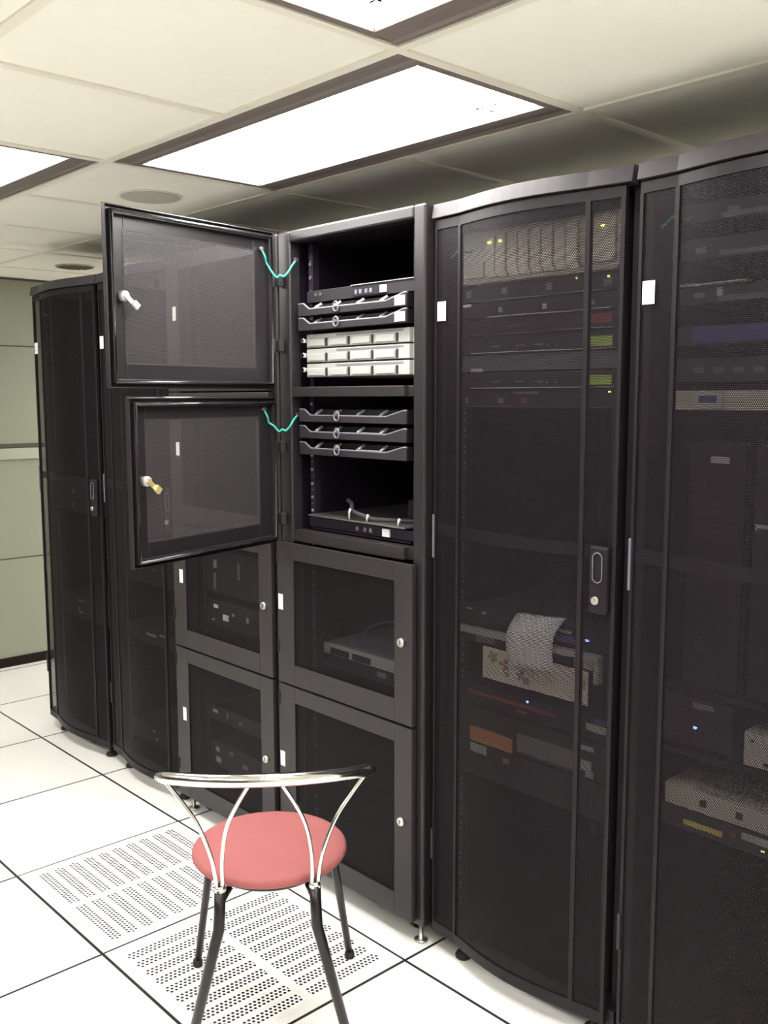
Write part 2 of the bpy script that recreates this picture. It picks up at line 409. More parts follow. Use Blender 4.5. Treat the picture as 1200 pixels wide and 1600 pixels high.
def bowed_rack(x0, label, parts_label=None):
    T = Matrix.Translation((x0, 0, 0))
    t = thing('server_rack', (x0, 0.1, 0), label, 'rack', 'racks with bowed perforated doors')
    b = MB(T)
    yb = 0.118
    for xa, xb in ((0, 0.02), (RW-0.02, RW)):
        b.box(xa, xb, yb+0.018, yb+0.05, 0.05, 2.04); b.box(xa, xb, DEPTH-0.04, DEPTH, 0.05, 2.04)
    b.box(0, RW, yb, DEPTH, 2.04, 2.078); b.box(0, RW, yb, DEPTH, 0.05, 0.09)
    b.build('frame', 'black', t, bevel=0.002)
    MB(T).box(0.0, 0.003, yb+0.05, DEPTH-0.04, 0.09, 2.04).build('side_panel', 'black', t)
    MB(T).box(RW-0.003, RW, yb+0.05, DEPTH-0.04, 0.09, 2.04).build('side_panel', 'black', t)
    MB(T).box(0.02, RW-0.02, DEPTH-0.004, DEPTH, 0.09, 2.04).build('back_panel', 'blackd', t)
    # top fascia follows the bow
    b = MB(T)
    pf = [(0.0, 0.094), (0.09, 0.090)] + [(x, y - 0.008) for x, y in PROF[1:-1]] + [(RW, 0.094)]
    pf = [pf[0]] + [p for p in pf[2:]]
    n = len(pf)
    lo = [b.vert((x, y, 2.044)) for x, y in pf]; up = [b.vert((x, y + 0.008, 2.081)) for x, y in pf]
    lo += [b.vert((RW, yb + 0.01, 2.044)), b.vert((0, yb + 0.01, 2.044))]; up += [b.vert((RW, yb + 0.01, 2.081)), b.vert((0, yb + 0.01, 2.081))]
    n = len(lo); b.face(lo[::-1]); b.face(up)
    for k in range(n): b.face([lo[k], lo[(k+1) % n], up[(k+1) % n], up[k]])
    b.build('top_fascia', 'fascia', t, bevel=0.0015)
    # door
    b = MB(T)
    band(b, PROF, 0.055, 0.085, 0.012); band(b, PROF, 2.015, 2.040, 0.012)
    for xa, xb in ((0.004, 0.013), (0.094, 0.105), (0.494, 0.506), (0.579, 0.589)):
        pr = [(xa, yprof(xa)-0.0008), (xb, yprof(xb)-0.0008)]
        band(b, pr, 0.084, 2.016, 0.013)
    d = b.build('door', 'black', t, bevel=0.001)
    b = MB(T); band(b, [(x, y + 0.003) for x, y in PROF], 0.084, 2.016, 0, uv=True)
    b.build('perforated_panel', 'mesh', d)
    b = MB(T); band(b, [(x, y + 0.007) for x, y in PROF], 1.205, 1.235, 0.010); b.build('brace', 'door', d)
    hx = 0.552; hy = yprof(hx)
    b = MB(T); b.box(hx-0.026, hx+0.026, hy-0.012, hy+0.004, 1.075, 1.235)
    hd = b.build('handle', 'black', d, bevel=0.006)
    ring = []
    for k in range(24):
        a = 2*PI*k/24; ring.append((hx + 0.013*math.cos(a), hy-0.014, 1.185 + 0.013*math.sin(a) + (0.022 if math.sin(a) > 0 else -0.022)))
    MB(T).tube(ring, 0.0016, 6, True).build('lever_rim', 'bgrey', hd)
    MB(T).lathe([(0.0095, -0.020), (0.0095, -0.012)], (hx-0.002, hy, 1.108), 'y', 20).build('key_lock', 'steel', hd)
    MB(T).box(0.001, 0.008, 0.100, 0.108, 1.14, 1.26).build('hinge', 'bgrey', t, bevel=0.002)
    MB(T).box(0.001, 0.010, 0.098, 0.108, 0.27, 0.36).build('hinge', 'dgrey', t, bevel=0.002)
    for sx in (0.0645, RW - 0.0645):
        s = -1 if sx < 0.3 else 1
        b = MB(T); b.box(sx - 0.009, sx + 0.009, 0.160, 0.163, 0.1, 2.03); b.box(sx + s*0.009, sx + s*0.0105, 0.160, 0.20, 0.1, 2.03)
        b.cur = 1
        for k in range(42):
            z = 0.14 + k*0.04445
            for dz in (0, 0.0159): b.box(sx - 0.003, sx + 0.003, 0.1585, 0.160, z + dz - 0.003, z + dz + 0.003)
        b.build('mounting_rail', ['dgrey', 'grey'], t)
    for px, py in ((0.10, 0.135), (RW-0.07, 0.135), (0.10, 0.85), (RW-0.07, 0.85)):
        b = MB(T); b.lathe([(0.022, 0.0), (0.024, 0.006), (0.020, 0.014), (0.008, 0.018), (0.008, 0.055)], (px, py, 0.0), seg=20)
        b.build('foot', 'rubber', t)
    y = yprof(0.035)
    lb = MB(T).box(0.019, 0.049, y-0.002, y-0.0009, 1.778, 1.828).build('name_label', 'white', t)
    lb['label'] = 'white paper label on the door edge'
    # green earth wire inside the door
    pts = [(0.05 + 0.012*k, 0.118 + 0.006*math.sin(k*1.3), 1.94 + 0.012*math.sin(k*0.9) + 0.004*k) for k in range(7)]
    MB(T).tube(pts, 0.0028, 6).build('ground_wire', 'teal', t)
    return t
rackE = bowed_rack(0.0, 'bowed-door black rack right of the open rack, paper sheet hanging behind its mesh')
dup(rackE, (0.62, 0.1, 0), 'nearest bowed-door black rack, cut by the right edge of the picture')
rA = dup(rackE, (-2.578, 0.1, 0), 'farthest bowed-door black rack at the left end of the row')
rA.scale = (1.055, 1, 1)
dup(rackE, (-1.929, 0.1, 0), 'bowed-door black rack partly behind the two open doors, second from left')

# ------------------------------------------------------------------ racks with four stacked flat doors
YF = 0.082
ZD = [(0.070, 0.648), (0.655, 1.117), (1.120, 1.594), (1.600, 2.082)]
def flat_door(parent, x0, x1, z0, z1, Mx=None, lip=False, first=0, lab=None):
    """sheet door with perforated window; closed position, front face at YF-0.02"""
    wx0, wx1 = x0 + (0.085 if not lip else 0.075), x1 - (0.072 if not lip else 0.065)
    wz0, wz1 = z0 + 0.068, z1 - (0.052 if not lip else 0.062)
    ya, yb = YF - 0.020, YF - 0.003
    b = MB(Mx)
    def frame(xa, xb, za, zb, ia, ib, ja, jb, y0, y1):
        b.box(xa, ia, y0, y1, za, zb); b.box(ib, xb, y0, y1, za, zb)
        b.box(ia, ib, y0, y1, za, ja); b.box(ia, ib, y0, y1, jb, zb)
    frame(x0, x1, z0, z1, wx0, wx1, wz0, wz1, ya, ya + 0.004)
    frame(x0, x1, z0, z1, x0 + 0.003, x1 - 0.003, z0 + 0.003, z1 - 0.003, ya + 0.004, yb)   # folded edge
    if lip:
        frame(x0 + 0.012, x1 - 0.012, z0 + 0.012, z1 - 0.012, x0 + 0.024, x1 - 0.024, z0 + 0.024, z1 - 0.024, ya + 0.004, yb + 0.006)
    d = b.build('door', 'post' if lip else 'door', parent, bevel=0.0018)
    if lip:
        q = 0.016; ye = yb + 0.006
        MB(Mx).tube([(x0+q, ye, z0+q), (x1-q, ye, z0+q), (x1-q, ye, z1-q), (x0+q, ye, z1-q)], 0.0055, 10, True).build('edge_lip', 'gloss', d)
        b2 = MB(Mx).tube([(x0+0.002, ya+0.003, z1-0.001), (x1-0.002, ya+0.003, z1-0.001)], 0.0045, 10); b2.build('top_edge', 'gloss', d)
    b = MB(Mx)
    P = [(wx0 - 0.005, wz0 - 0.005), (wx1 + 0.005, wz0 - 0.005), (wx1 + 0.005, wz1 + 0.005), (wx0 - 0.005, wz1 + 0.005)]
    b.face([b.vert((x, ya + 0.0055, z)) for x, z in P], uv=P)
    b.build('perforated_window', 'mesh3' if lip else 'mesh2', d)
    return d
def square_rack(x0, x1, label, open_top=False, face0=None, face1=None):
    t = thing('server_rack', ((x0+x1)/2, 0.1, 0), label, 'rack', 'racks with four stacked doors')
    b = MB()
    pw0, pw1 = 0.058, 0.044
    for y0, y1 in ((YF, YF + 0.045), (DEPTH - 0.045, DEPTH)):
        b.box(x0, x0 + pw0, y0, y1, 0.058, 2.087); b.box(x1 - pw1, x1, y0, y1, 0.058, 2.087)
        b.box(x0 + pw0, x1 - pw1, y0, y1, 2.052, 2.087); b.box(x0 + pw0, x1 - pw1, y0, y1, 0.058, 0.10)
    b.build('frame', 'post', t, bevel=0.006)
    MB().box(x0, x0 + 0.003, YF + 0.045, DEPTH - 0.045, 0.07, 2.08).build('side_panel', 'blackd', t)
    MB().box(x1 - 0.003, x1, YF + 0.045, DEPTH - 0.045, 0.07, 2.08).build('side_panel', 'blackd', t)
    MB().box(x0 + 0.05, x1 - 0.04, DEPTH - 0.008, DEPTH - 0.004, 0.10, 2.05).build('back_panel', 'blackd', t)
    MB().box(x0 + 0.003, x1 - 0.003, YF + 0.045, DEPTH - 0.045, 2.060, 2.080).build('top_panel', 'black', t)
    MB().box(x0 + 0.003, x1 - 0.003, YF + 0.045, DEPTH - 0.045, 0.07, 0.09).build('base_panel', 'black', t)
    for z in ((1.120,) if not open_top else ()) + (0.651,):
        MB().box(x0 + pw0, x1 - pw1, YF + 0.002, YF + 0.045, z - 0.012, z + 0.012).build('divider', 'blackd', t)
    cx = (x0 + x1)/2
    for s in (-1, 1):
        sx = cx + s*0.2325
        b = MB(); b.box(sx - 0.009, sx + 0.009, 0.140, 0.143, 0.1, 2.05); b.box(sx + s*0.009, sx + s*0.0105, 0.140, 0.18, 0.1, 2.05)
        b.cur = 1
        for k in range(43):
            z = 0.13 + k*0.04445
            b.box(sx - 0.0045, sx + 0.0045, 0.1385, 0.140, z - 0.0010, z + 0.0010)
        mr = b.build('mounting_rail', ['blackd', 'grey'], t)
        if open_top and s == -1:
            for z in (1.557, 1.395, 1.350, 1.305, 1.262, 1.219, 1.945, 1.987):
                MB().lathe([(0.0048, -0.003), (0.0048, 0.0)], (sx, 0.1385, z), 'y', 12).build('cage_nut', 'steel', mr)
    for px in (x0 + 0.03, x1 - 0.03):
        b = MB(); b.lathe([(0.020, 0), (0.021, 0.004), (0.016, 0.007), (0.0065, 0.009), (0.0065, 0.062)], (px, 0.106, 0), seg=16)
        b.build('levelling_foot', 'steel', t)['label'] = 'zinc levelling foot'
    for px, py in ((x0 + 0.09, 0.15), (x1 - 0.09, 0.15), (x0 + 0.09, 0.85), (x1 - 0.09, 0.85)):
        b = MB(); b.lathe([(0.024, -0.012), (0.026, -0.008), (0.026, 0.008), (0.024, 0.012)], (px, py, 0.026), 'x', 20)
        b.box(px - 0.018, px + 0.018, py - 0.02, py + 0.02, 0.040, 0.060); b.build('caster', 'rubber', t)
    dx0, dx1 = x0, x1 - 0.026
    for k, (z0, z1) in enumerate(ZD):
        zc = (z0 + z1)/2
        if open_top and k >= 2: continue
        d = flat_door(t, dx0, dx1, z0, z1)
        lk = MB().lathe([(0.011, -0.030), (0.013, -0.027), (0.013, -0.019), (0.010, -0.018)], (dx1 - 0.040, YF, zc + 0.007), 'y', 20).build('key_lock', 'steel', d)
        MB().box(dx1 - 0.041, dx1 - 0.039, YF - 0.0308, YF - 0.0295, zc + 0.001, zc + 0.013).build('keyhole', 'blackd', lk)
        lb = MB().box(dx0 + (0.044 if not open_top else 0.006), dx0 + (0.066 if not open_top else 0.029), YF - 0.0212, YF - 0.0202, zc + 0.010 - 0.0, zc + 0.060).build('name_label', 'white', d)
        for zz in (z0 + 0.12, z1 - 0.05):
            MB().box(dx0 + 0.002, dx0 + 0.006, YF - 0.024, YF - 0.0195, zz - 0.02, zz + 0.02).build('hinge', 'rubber', d)
    return t
rackC = square_rack(-1.310, -0.667, 'black rack with four closed stacked doors, left of the rack with open doors')
rackD = square_rack(-0.660, -0.011, 'black rack with two open upper doors and two closed lower doors', True)
rackC_labels = None

# the two opened doors of the middle rack, swung out on their left edge
HX, HY = -0.660, 0.056
for (z0, z1, ang, wd) in ((1.603, 2.083, -82.5, 0.612), (1.117, 1.577, -76.5, 0.605)):
    Mx = Matrix.Translation((HX, HY, 0)) @ Matrix.Rotation(math.radians(ang), 4, 'Z') @ Matrix.Translation((0, -(YF - 0.020), 0))
    d = flat_door(rackD, 0.004, wd, z0, z1, Mx, True)
    d['label'] = 'open door seen from its inside'
    zc = (z0 + z1)/2 + 0.005
    b = MB(Mx); b.lathe([(0.014, 0), (0.014, 0.020), (0.010, 0.022)], (wd - 0.052, YF - 0.016, zc), 'y', 18)
    lk = b.build('key_lock', 'silver', d)
    Mc = Mx @ Matrix.Translation((wd - 0.052, YF + 0.006, zc)) @ Matrix.Rotation(math.radians(-40), 4, 'Y')
    b = MB(Mc); b.box(-0.042, 0.007, 0, 0.003, -0.007, 0.007); b.box(-0.046, -0.026, 0.0, 0.010, -0.009, 0.009)
    b.build('lock_cam', 'brass' if z0 < 1.5 else 'silver', lk, bevel=0.002)
    for zz in (z0 + 0.075, z1 - 0.155, ) if z0 < 1.5 else (z0 + 0.135, z1 - 0.145):
        b = MB(); b.tube([(HX + 0.012, HY - 0.004, zz - 0.022), (HX + 0.012, HY - 0.004, zz + 0.022)], 0.008, 12)
        b.box(HX + 0.010, HX + 0.034, HY + 0.004, HY + 0.022, zz - 0.018, zz + 0.018); b.build('hinge', 'rubber', d, bevel=0.002)
def wire(pts, rad):
    out = []; P = [Vector(p) for p in pts]
    for k in range(len(P) - 1):
        p0, p1, p2, p3 = P[max(k-1, 0)], P[k], P[k+1], P[min(k+2, len(P)-1)]
        for s in range(5):
            t = s/5; out.append(0.5*((2*p1) + (p2-p0)*t + (2*p0-5*p1+4*p2-p3)*t*t + (3*p1-p0-3*p2+p3)*t**3))
    return out + [P[-1]]
for zt, lo, zr in ((2.030, 1.944, 2.000), (1.542, 1.472, 1.525)):
    pts = [(-0.641, 0.005, zt), (-0.630, 0.012, zt - 0.026), (-0.634, 0.019, zt - 0.042), (-0.621, 0.030, lo + 0.016), (-0.611, 0.040, lo), (-0.604, 0.048, lo + 0.006),
           (-0.597, 0.058, lo + 0.003), (-0.590, 0.072, lo + 0.020), (-0.593, 0.084, lo + 0.034), (-0.588, 0.10, zr)]
    g = MB().tube(wire(pts, 0), 0.0034, 8).build('ground_wire', 'teal', rackD)
    g['label'] = 'green earth wire'
    b = MB(); b.lathe([(0.006, 0), (0.006, 0.010)], (-0.645, 0.004, zt), 'x', 12); b.box(-0.594, -0.584, 0.094, 0.104, zr - 0.006, zr + 0.006)
    b.build('ring_terminal', 'steel', g)

# ------------------------------------------------------------------ equipment
def device(name, label, cat, x0, x1, z0, z1, y0=0.15, depth=0.45, m='dgrey', ears=True, group=None, bevel=0.0012, panel=None):
    """rack unit: body set back between the rails, front panel, then feature parts added by the caller"""
    t = thing(name, ((x0+x1)/2, y0, z0), label, cat, group)
    mg = 0.026 if ears else 0
    MB().box(x0 + mg, x1 - mg, y0 + 0.004, y0 + depth, z0 + 0.001, z1 - 0.001).build('body', m, t)
    MB().box(x0, x1, y0 - 0.003, y0 + 0.004, z0 + 0.001, z1 - 0.001).build('front_panel', panel or m, t, bevel=bevel)
    return t
def feat(t, name, x0, x1, z0, z1, m, y0, pr=0.004, lab=None, bevel=0.0):
    o = MB().box(x0, x1, y0 - 0.003 - pr, y0 - 0.003, z0, z1).build(name, m, t, bevel=bevel)
    if lab: o['label'] = lab
    return o

# ---- right-hand middle rack (0 .. 0.61)
EX0, EX1, EY = 0.064, 0.546, 0.1525
t = device('module_chassis', 'cream chassis of upright modules with yellow lamps at the top of the paper-sheet rack', 'network chassis', EX0, EX1, 1.868, 2.003, EY, 0.4, 'beige', panel='cream')
for k in range(8):
    xa = 0.150 + k*0.0365
    b = MB(); zt = 1.988
    b.prism([(xa, zt), (xa + 0.031, zt), (xa + 0.031, 1.896), (xa + 0.040, 1.885), (xa + 0.040, 1.880), (xa + 0.012, 1.880), (xa, 1.894)], 'y', EY - 0.016 - 0.002*(k % 2), EY - 0.003)
    c = b.build('module', 'cream', t, bevel=0.0012)
    if k < 2:
        MB().box(xa + 0.012, xa + 0.021, EY - 0.020, EY - 0.018, 1.966, 1.971).build('status_lamp', 'ledy', c)
c = MB().box(0.455, 0.538, EY - 0.012, EY - 0.003, 1.888, 1.992).build('module', 'cream', t, bevel=0.002)
MB().box(0.500, 0.508, EY - 0.014, EY - 0.012, 1.966, 1.971).build('status_lamp', 'ledy', c)
feat(t, 'lower_strip', EX0, EX1, 1.870, 1.879, 'beige', EY, 0.010)
feat(t, 'side_cover', EX0 + 0.01, 0.140, 1.886, 1.925, 'cream', EY, 0.008)

t = device('network_switch', 'dark switch with pale plugs directly under the cream chassis', 'switch', EX0, EX1, 1.824, 1.865, EY)
for xx in (0.085, 0.205, 0.345): feat(t, 'plug', xx, xx + 0.018, 1.836, 1.853, 'grey', EY, 0.010, 'grey plug')
feat(t, 'status_lamp', 0.425, 0.431, 1.855, 1.860, 'leda', EY, 0.002); feat(t, 'status_lamp', 0.515, 0.521, 1.852, 1.857, 'ledy', EY, 0.002)
feat(t, 'front_rim', EX0 + 0.03, EX1 - 0.04, 1.8245, 1.827, 'grey', EY, 0.006)
feat(t, 'socket_plate', 0.505, 0.530, 1.832, 1.850, 'bgrey', EY, 0.004)
t = device('server_with_latches', 'dark server with three pale round latches, second unit under the cream chassis', 'server', EX0, EX1, 1.781, 1.821, EY)
for xx in (0.190, 0.330, 0.470):
    feat(t, 'latch', xx, xx + 0.013, 1.792, 1.806, 'silver', EY, 0.006, 'pale latch', 0.003)
    feat(t, 'bay_door', xx - 0.115, xx - 0.008, 1.787, 1.813, 'blackd', EY, 0.002)
feat(t, 'tray_lip', 0.155, EX1 - 0.02, 1.7815, 1.784, 'silver', EY, 0.007)
feat(t, 'name_label', 0.062, 0.095, 1.812, 1.820, 'white', EY, 0.002, 'white label')
t = device('server_with_red_strip', 'dark server with a thin red strip, third unit under the cream chassis', 'server', EX0, EX1, 1.737, 1.778, EY, m='blackd')
feat(t, 'red_strip', 0.220, 0.300, 1.757, 1.760, 'red', EY, 0.002, 'dark red strip'); feat(t, 'tray_lip', 0.1, EX1 - 0.01, 1.738, 1.7405, 'grey', EY, 0.006)
feat(t, 'red_cover', 0.45, 0.53, 1.75, 1.772, 'red', EY, 0.001)
for (z0, z1, pos) in ((1.690, 1.734, 'upper'), (1.600, 1.641, 'lower')):
    t = device('display_appliance', 'dark rack appliance with green display, %s of the two behind the mesh' % pos, 'appliance', EX0, EX1, z0, z1, EY, group='appliances with green displays')
    feat(t, 'display', 0.462, 0.533, z0 + 0.006, z0 + 0.030, 'lcd', EY, 0.003, 'green display')
    feat(t, 'tray_lip', 0.100, 0.545, z0 + 0.0005, z0 + 0.003, 'silver', EY, 0.008)
    for k, xx in enumerate((0.165, 0.245, 0.305)): feat(t, 'slot', xx, xx + 0.030, z0 + 0.016, z0 + 0.019, 'grey', EY, 0.001)
    for xx in (0.322, 0.345, 0.372): feat(t, 'button', xx, xx + 0.005, z0 + 0.012, z0 + 0.017, 'grey', EY, 0.003)
t = device('blank_panel', 'plain blue-grey cover panel between the two green displays', 'panel', EX0, EX1, 1.644, 1.687, EY, 0.02, 'bgrey')
feat(t, 'name_label', 0.098, 0.138, 1.643, 1.653, 'cream', EY, 0.004, 'cream label')
t = device('dark_server', 'dark server with grey stickers, lowest of the upper group under the green displays', 'server', EX0, EX1, 1.552, 1.597, EY)
for xx, ww, mm in ((0.075, 0.012, 'grey'), (0.190, 0.018, 'grey'), (0.265, 0.02, 'red')): feat(t, 'sticker', xx, xx + ww, 1.562, 1.576, mm, EY, 0.001)
feat(t, 'name_plate', 0.24, 0.32, 1.586, 1.592, 'grey', EY, 0.001); feat(t, 'tray_lip', 0.08, 0.52, 1.5525, 1.555, 'grey', EY, 0.006)
feat(t, 'status_lamp', 0.525, 0.532, 1.588, 1.591, 'ledy', EY, 0.001)
# lower group
t = device('keyboard_console', 'dark console unit with blue lamp just above the silver keyboard drawer', 'console', EX0, EX1, 0.966, 1.020, EY, m='dgrey')
feat(t, 'status_lamp', 0.478, 0.488, 0.985, 0.990, 'ledb', EY, 0.002, 'blue lamp'); feat(t, 'clip', 0.150, 0.158, 0.999, 1.006, 'silver', EY, 0.01)
feat(t, 'lamp_glow_patch', 0.39, 0.455, 0.972, 0.990, 'violet', EY, 0.006); feat(t, 'plate', 0.395, 0.440, 0.997, 1.004, 'silver', EY, 0.008); feat(t, 'clip', 0.09, 0.11, 1.005, 1.009, 'silver', EY, 0.005)  # violet patch paints the blue lamp's glow on the front
t = device('rackmount_keyboard', 'silver keyboard drawer front behind the hanging paper sheet', 'keyboard drawer', EX0, EX1, 0.915, 0.962, EY, m='dgrey', panel='dgrey')
feat(t, 'handle_bar', EX0 + 0.005, 0.530, 0.944, 0.960, 'silver', EY, 0.022, 'silver bar', 0.002)
feat(t, 'sticker', 0.125, 0.190, 0.921, 0.938, 'grey', EY, 0.004); feat(t, 'bracket', 0.515, 0.53, 0.890, 0.943, 'silver', EY, 0.020, bevel=0.002); feat(t, 'grey_block', 0.45, 0.505, 0.918, 0.938, 'silver', EY, 0.006)
# hanging paper sheet
b = MB(); n = 14
rows = []
for k in range(n + 1):
    u = k/n
    z = 1.024 - 0.136*u; y = 0.147 - 0.030*math.sin(min(1, u*2.6)*PI*0.5) + 0.006*u*u
    xo = -0.012*math.sin(u*PI*0.9)
    rows.append([(0.268 + xo + 0.148*j/6 - 0.006*u + (0.006*(1-u)**3)*j/6, y - 0.006*math.sin(PI*j/6), z + 0.010*j/6) for j in range(7)])
idx = [[b.vert(p) for p in r] for r in rows]
for k in range(n):
    for j in range(6):
        b.face([idx[k+1][j], idx[k+1][j+1], idx[k][j+1], idx[k][j]], uv=[(j/6, 1-(k+1)/n), ((j+1)/6, 1-(k+1)/n), ((j+1)/6, 1-k/n), (j/6, 1-k/n)], smooth=True)
o = b.build('paper_sheet', 'print', org=(0.34, 0.15, 0.87)); sd = o.modifiers.new('thickness', 'SOLIDIFY'); sd.thickness = 0.0004
tag(o, 'curling white printed paper sheet hanging over the silver keyboard drawer', 'paper')
# flowered card
b = MB().box(0.150, 0.490, EY - 0.006, EY - 0.004, 0.826, 0.912)
rnd = random.Random(5)
for (cx, cz, R, m1) in ((0.185, 0.889, 0.020, 2), (0.225, 0.874, 0.022, 1), (0.283, 0.858, 0.020, 1), (0.235, 0.850, 0.011, 2), (0.300, 0.845, 0.013, 1), (0.477, 0.885, 0.010, 2), (0.478, 0.872, 0.008, 1)):
    b.cur = m1
    for k in range(5):
        a = k*2*PI/5 + rnd.random(); u = Vector((math.cos(a), math.sin(a))); v = Vector((-u.y, u.x)); c0 = Vector((cx, cz))
        q = [c0, c0 + u*R*0.5 + v*R*0.28, c0 + u*R*0.95, c0 + u*R*0.5 - v*R*0.28]
        b.prism([tuple(p) for p in q], 'y', EY - 0.0068 - 0.0001*k, EY - 0.006)
o = b.build('flower_card', ['cream_paper', 'petal', 'leaf'], org=(0.32, EY - 0.005, 0.826))
tag(o, 'wide cream card printed with faded red flowers below the paper sheet', 'card')
t = device('red_edged_server', 'dark server with a dark red front edge and blue lamp below the flowered card', 'server', EX0, EX1, 0.742, 0.800, EY, m='blackd')
feat(t, 'red_edge', 0.10, 0.40, 0.775, 0.781, 'red', EY, 0.010, 'dark red edge'); feat(t, 'status_lamp', 0.300, 0.306, 0.789, 0.794, 'ledb', EY, 0.002, 'blue lamp')
feat(t, 'sticker', 0.27, 0.30, 0.757, 0.763, 'grey', EY, 0.002); feat(t, 'name_label', 0.487, 0.544, 0.765, 0.783, 'silver', EY, 0.003, 'pale label'); feat(t, 'blue_sticker', 0.51, 0.544, 0.787, 0.800, 'blue', EY, 0.002)
t = device('grey_server', 'dark grey server carrying an orange-brown card at its left, lower rack', 'server', EX0, EX1, 0.640, 0.735, EY, m='dgrey')
feat(t, 'name_label', 0.463, 0.510, 0.712, 0.724, 'silver', EY, 0.003, 'pale label'); feat(t, 'torn_label', 0.463, 0.505, 0.660, 0.686, 'silver', EY, 0.004, 'torn pale label'); feat(t, 'grille', 0.27, 0.45, 0.650, 0.700, 'grey', EY, 0.001)
feat(t, 'torn_corner', 0.490, 0.512, 0.646, 0.662, 'silver', EY, 0.005)
o = MB().box(0.108, 0.257, EY - 0.0085, EY - 0.0035, 0.640, 0.680).build('cardboard_card', 'orange', org=(0.18, EY - 0.006, 0.64)); tag(o, 'small orange-brown cardboard strip on the lower left equipment', 'card')
t = device('storage_unit', 'dark speckled unit with a white square sticker, lowest in the paper-sheet rack', 'storage unit', EX0, EX1, 0.540, 0.636, EY, m='dgrey')
feat(t, 'name_label', 0.108, 0.165, 0.608, 0.632, 'silver', EY, 0.003, 'pale square label'); feat(t, 'latch', 0.225, 0.245, 0.605, 0.620, 'grey', EY, 0.006, bevel=0.002)
for k in range(10): feat(t, 'disk_bay', 0.27 + k*0.026, 0.291 + k*0.026, 0.548, 0.628, 'dgrey', EY, 0.001)

# ---- nearest rack (0.62 .. 1.23)
FX0, FX1 = 0.684, 1.166
for k, (z0, z1, lab) in enumerate(((1.945, 1.986, 'topmost dark unit in the nearest rack, grey sticker on its front'),
                                   (1.868, 1.912, 'dark unit with pale sticker, second from top in the nearest rack'),
                                   (1.775, 1.812, 'dark unit under the bright lip in the nearest rack, two grey tabs'))):
    t = device('rack_server', lab, 'server', FX0, FX1, z0, z1, EY, group='dark units in the nearest rack')
    feat(t, 'sticker', 0.735 + 0.07*(k == 0), 0.760 + 0.07*(k == 0), z0 + 0.012, z0 + 0.024, 'grey', EY, 0.002)
    feat(t, 'vent_strip', 0.79, 1.12, z0 + 0.004, z0 + 0.014, 'grey' if k < 2 else 'bgrey', EY, 0.001)
    if k == 2: feat(t, 'bright_lip', 0.705, 0.862, 1.8125, 1.8165, 'silver', EY, 0.02, 'bright metal lip'); feat(t, 'tab', 0.79, 0.802, z0 + 0.014, z0 + 0.03, 'silver', EY, 0.006)
t = device('blue_switch', 'switch with a wide dark blue faceplate in the nearest rack', 'switch', FX0, FX1, 1.688, 1.730, EY)
feat(t, 'faceplate', 0.735, 1.13, 1.693, 1.726, 'blue', EY, 0.003, 'blue faceplate')
t = device('patch_panel', 'dark patch panel between the blue and the beige unit', 'patch panel', FX0, FX1, 1.610, 1.662, EY)
for k in range(9): feat(t, 'socket', 0.74 + k*0.045, 0.765 + k*0.045, 1.628, 1.640, 'bgrey', EY, 0.002)
t = device('beige_server', 'beige server with a small blue screen in the nearest rack', 'server', FX0, FX1, 1.548, 1.592, EY, m='beige')
s_ = feat(t, 'screen_bezel', 0.745, 0.812, 1.552, 1.590, 'silver', EY, 0.008, bevel=0.002)
MB().box(0.759, 0.800, EY - 0.0125, EY - 0.011, 1.566, 1.580).build('screen', 'blue', s_)
feat(t, 'bright_strip', 0.83, 1.1, 1.566, 1.570, 'silver', EY, 0.003)
for (x0, x1, lab, lx, lz) in ((0.735, 0.868, 'black computer tower with a white label, left one in the nearest rack', 0.787, 1.437),
                              (0.885, 1.02, 'black computer tower at the right edge of the nearest rack', 0.893, 1.298)):
    t = thing('computer_tower', ((x0+x1)/2, EY, 0.932), lab, 'computer', 'computer towers in the nearest rack')
    MB().box(x0, x1, EY + 0.015, EY + 0.45, 0.932, 1.48).build('case', 'blackd', t, bevel=0.003)
    MB().box(x0 + 0.001, x1 - 0.001, EY, EY + 0.015, 0.936, 1.476).build('front_cover', 'black', t, bevel=0.004)
    MB().box(lx, lx + 0.043, EY - 0.0015, EY, lz, lz + 0.015).build('name_label', 'silver', t)['label'] = 'pale label'
    for z in (1.40, 1.35): MB().box(x0 + 0.012, x1 - 0.012, EY - 0.002, EY, z - 0.08, z - 0.045).build('drive_bay', 'blackd', t)
    MB().box(x0 + 0.03, x0 + 0.05, EY - 0.002, EY, 1.02, 1.05).build('power_button', 'dgrey', t)
o = MB().box(0.696, 1.150, EY, EY + 0.5, 0.918, 0.930).build('rack_shelf', 'black', org=(0.925, EY, 0.918)); tag(o, 'thin black shelf carrying the two computer towers', 'shelf')
t = device('lamp_server', 'black unit with a blue lamp and grey label beneath the tower shelf', 'server', FX0, 0.862, 0.800, 0.912, EY, m='blackd')
feat(t, 'status_lamp', 0.772, 0.780, 0.842, 0.847, 'ledb', EY, 0.002, 'blue lamp'); feat(t, 'name_label', 0.768, 0.818, 0.890, 0.902, 'grey', EY, 0.002)
t = device('beige_box', 'beige box partly cut by the right picture edge in the nearest rack', 'box', 0.890, 1.10, 0.792, 0.868, EY, m='beige', ears=False)
feat(t, 'button', 0.905, 0.912, 0.846, 0.852, 'dgrey', EY, 0.002); feat(t, 'badge', 0.935, 0.950, 0.800, 0.808, 'dgrey', EY, 0.001)
o = MB().box(0.696, 1.150, EY - 0.01, EY + 0.5, 0.776, 0.788).build('rack_shelf', 'black', org=(0.925, EY, 0.776)); tag(o, 'black shelf under the cut-off beige box', 'shelf')
t = device('desktop_modem', 'long beige unit lying low in the nearest rack, two dark square buttons', 'modem', 0.712, 1.15, 0.655, 0.706, EY - 0.01, 0.3, 'beige', ears=False)
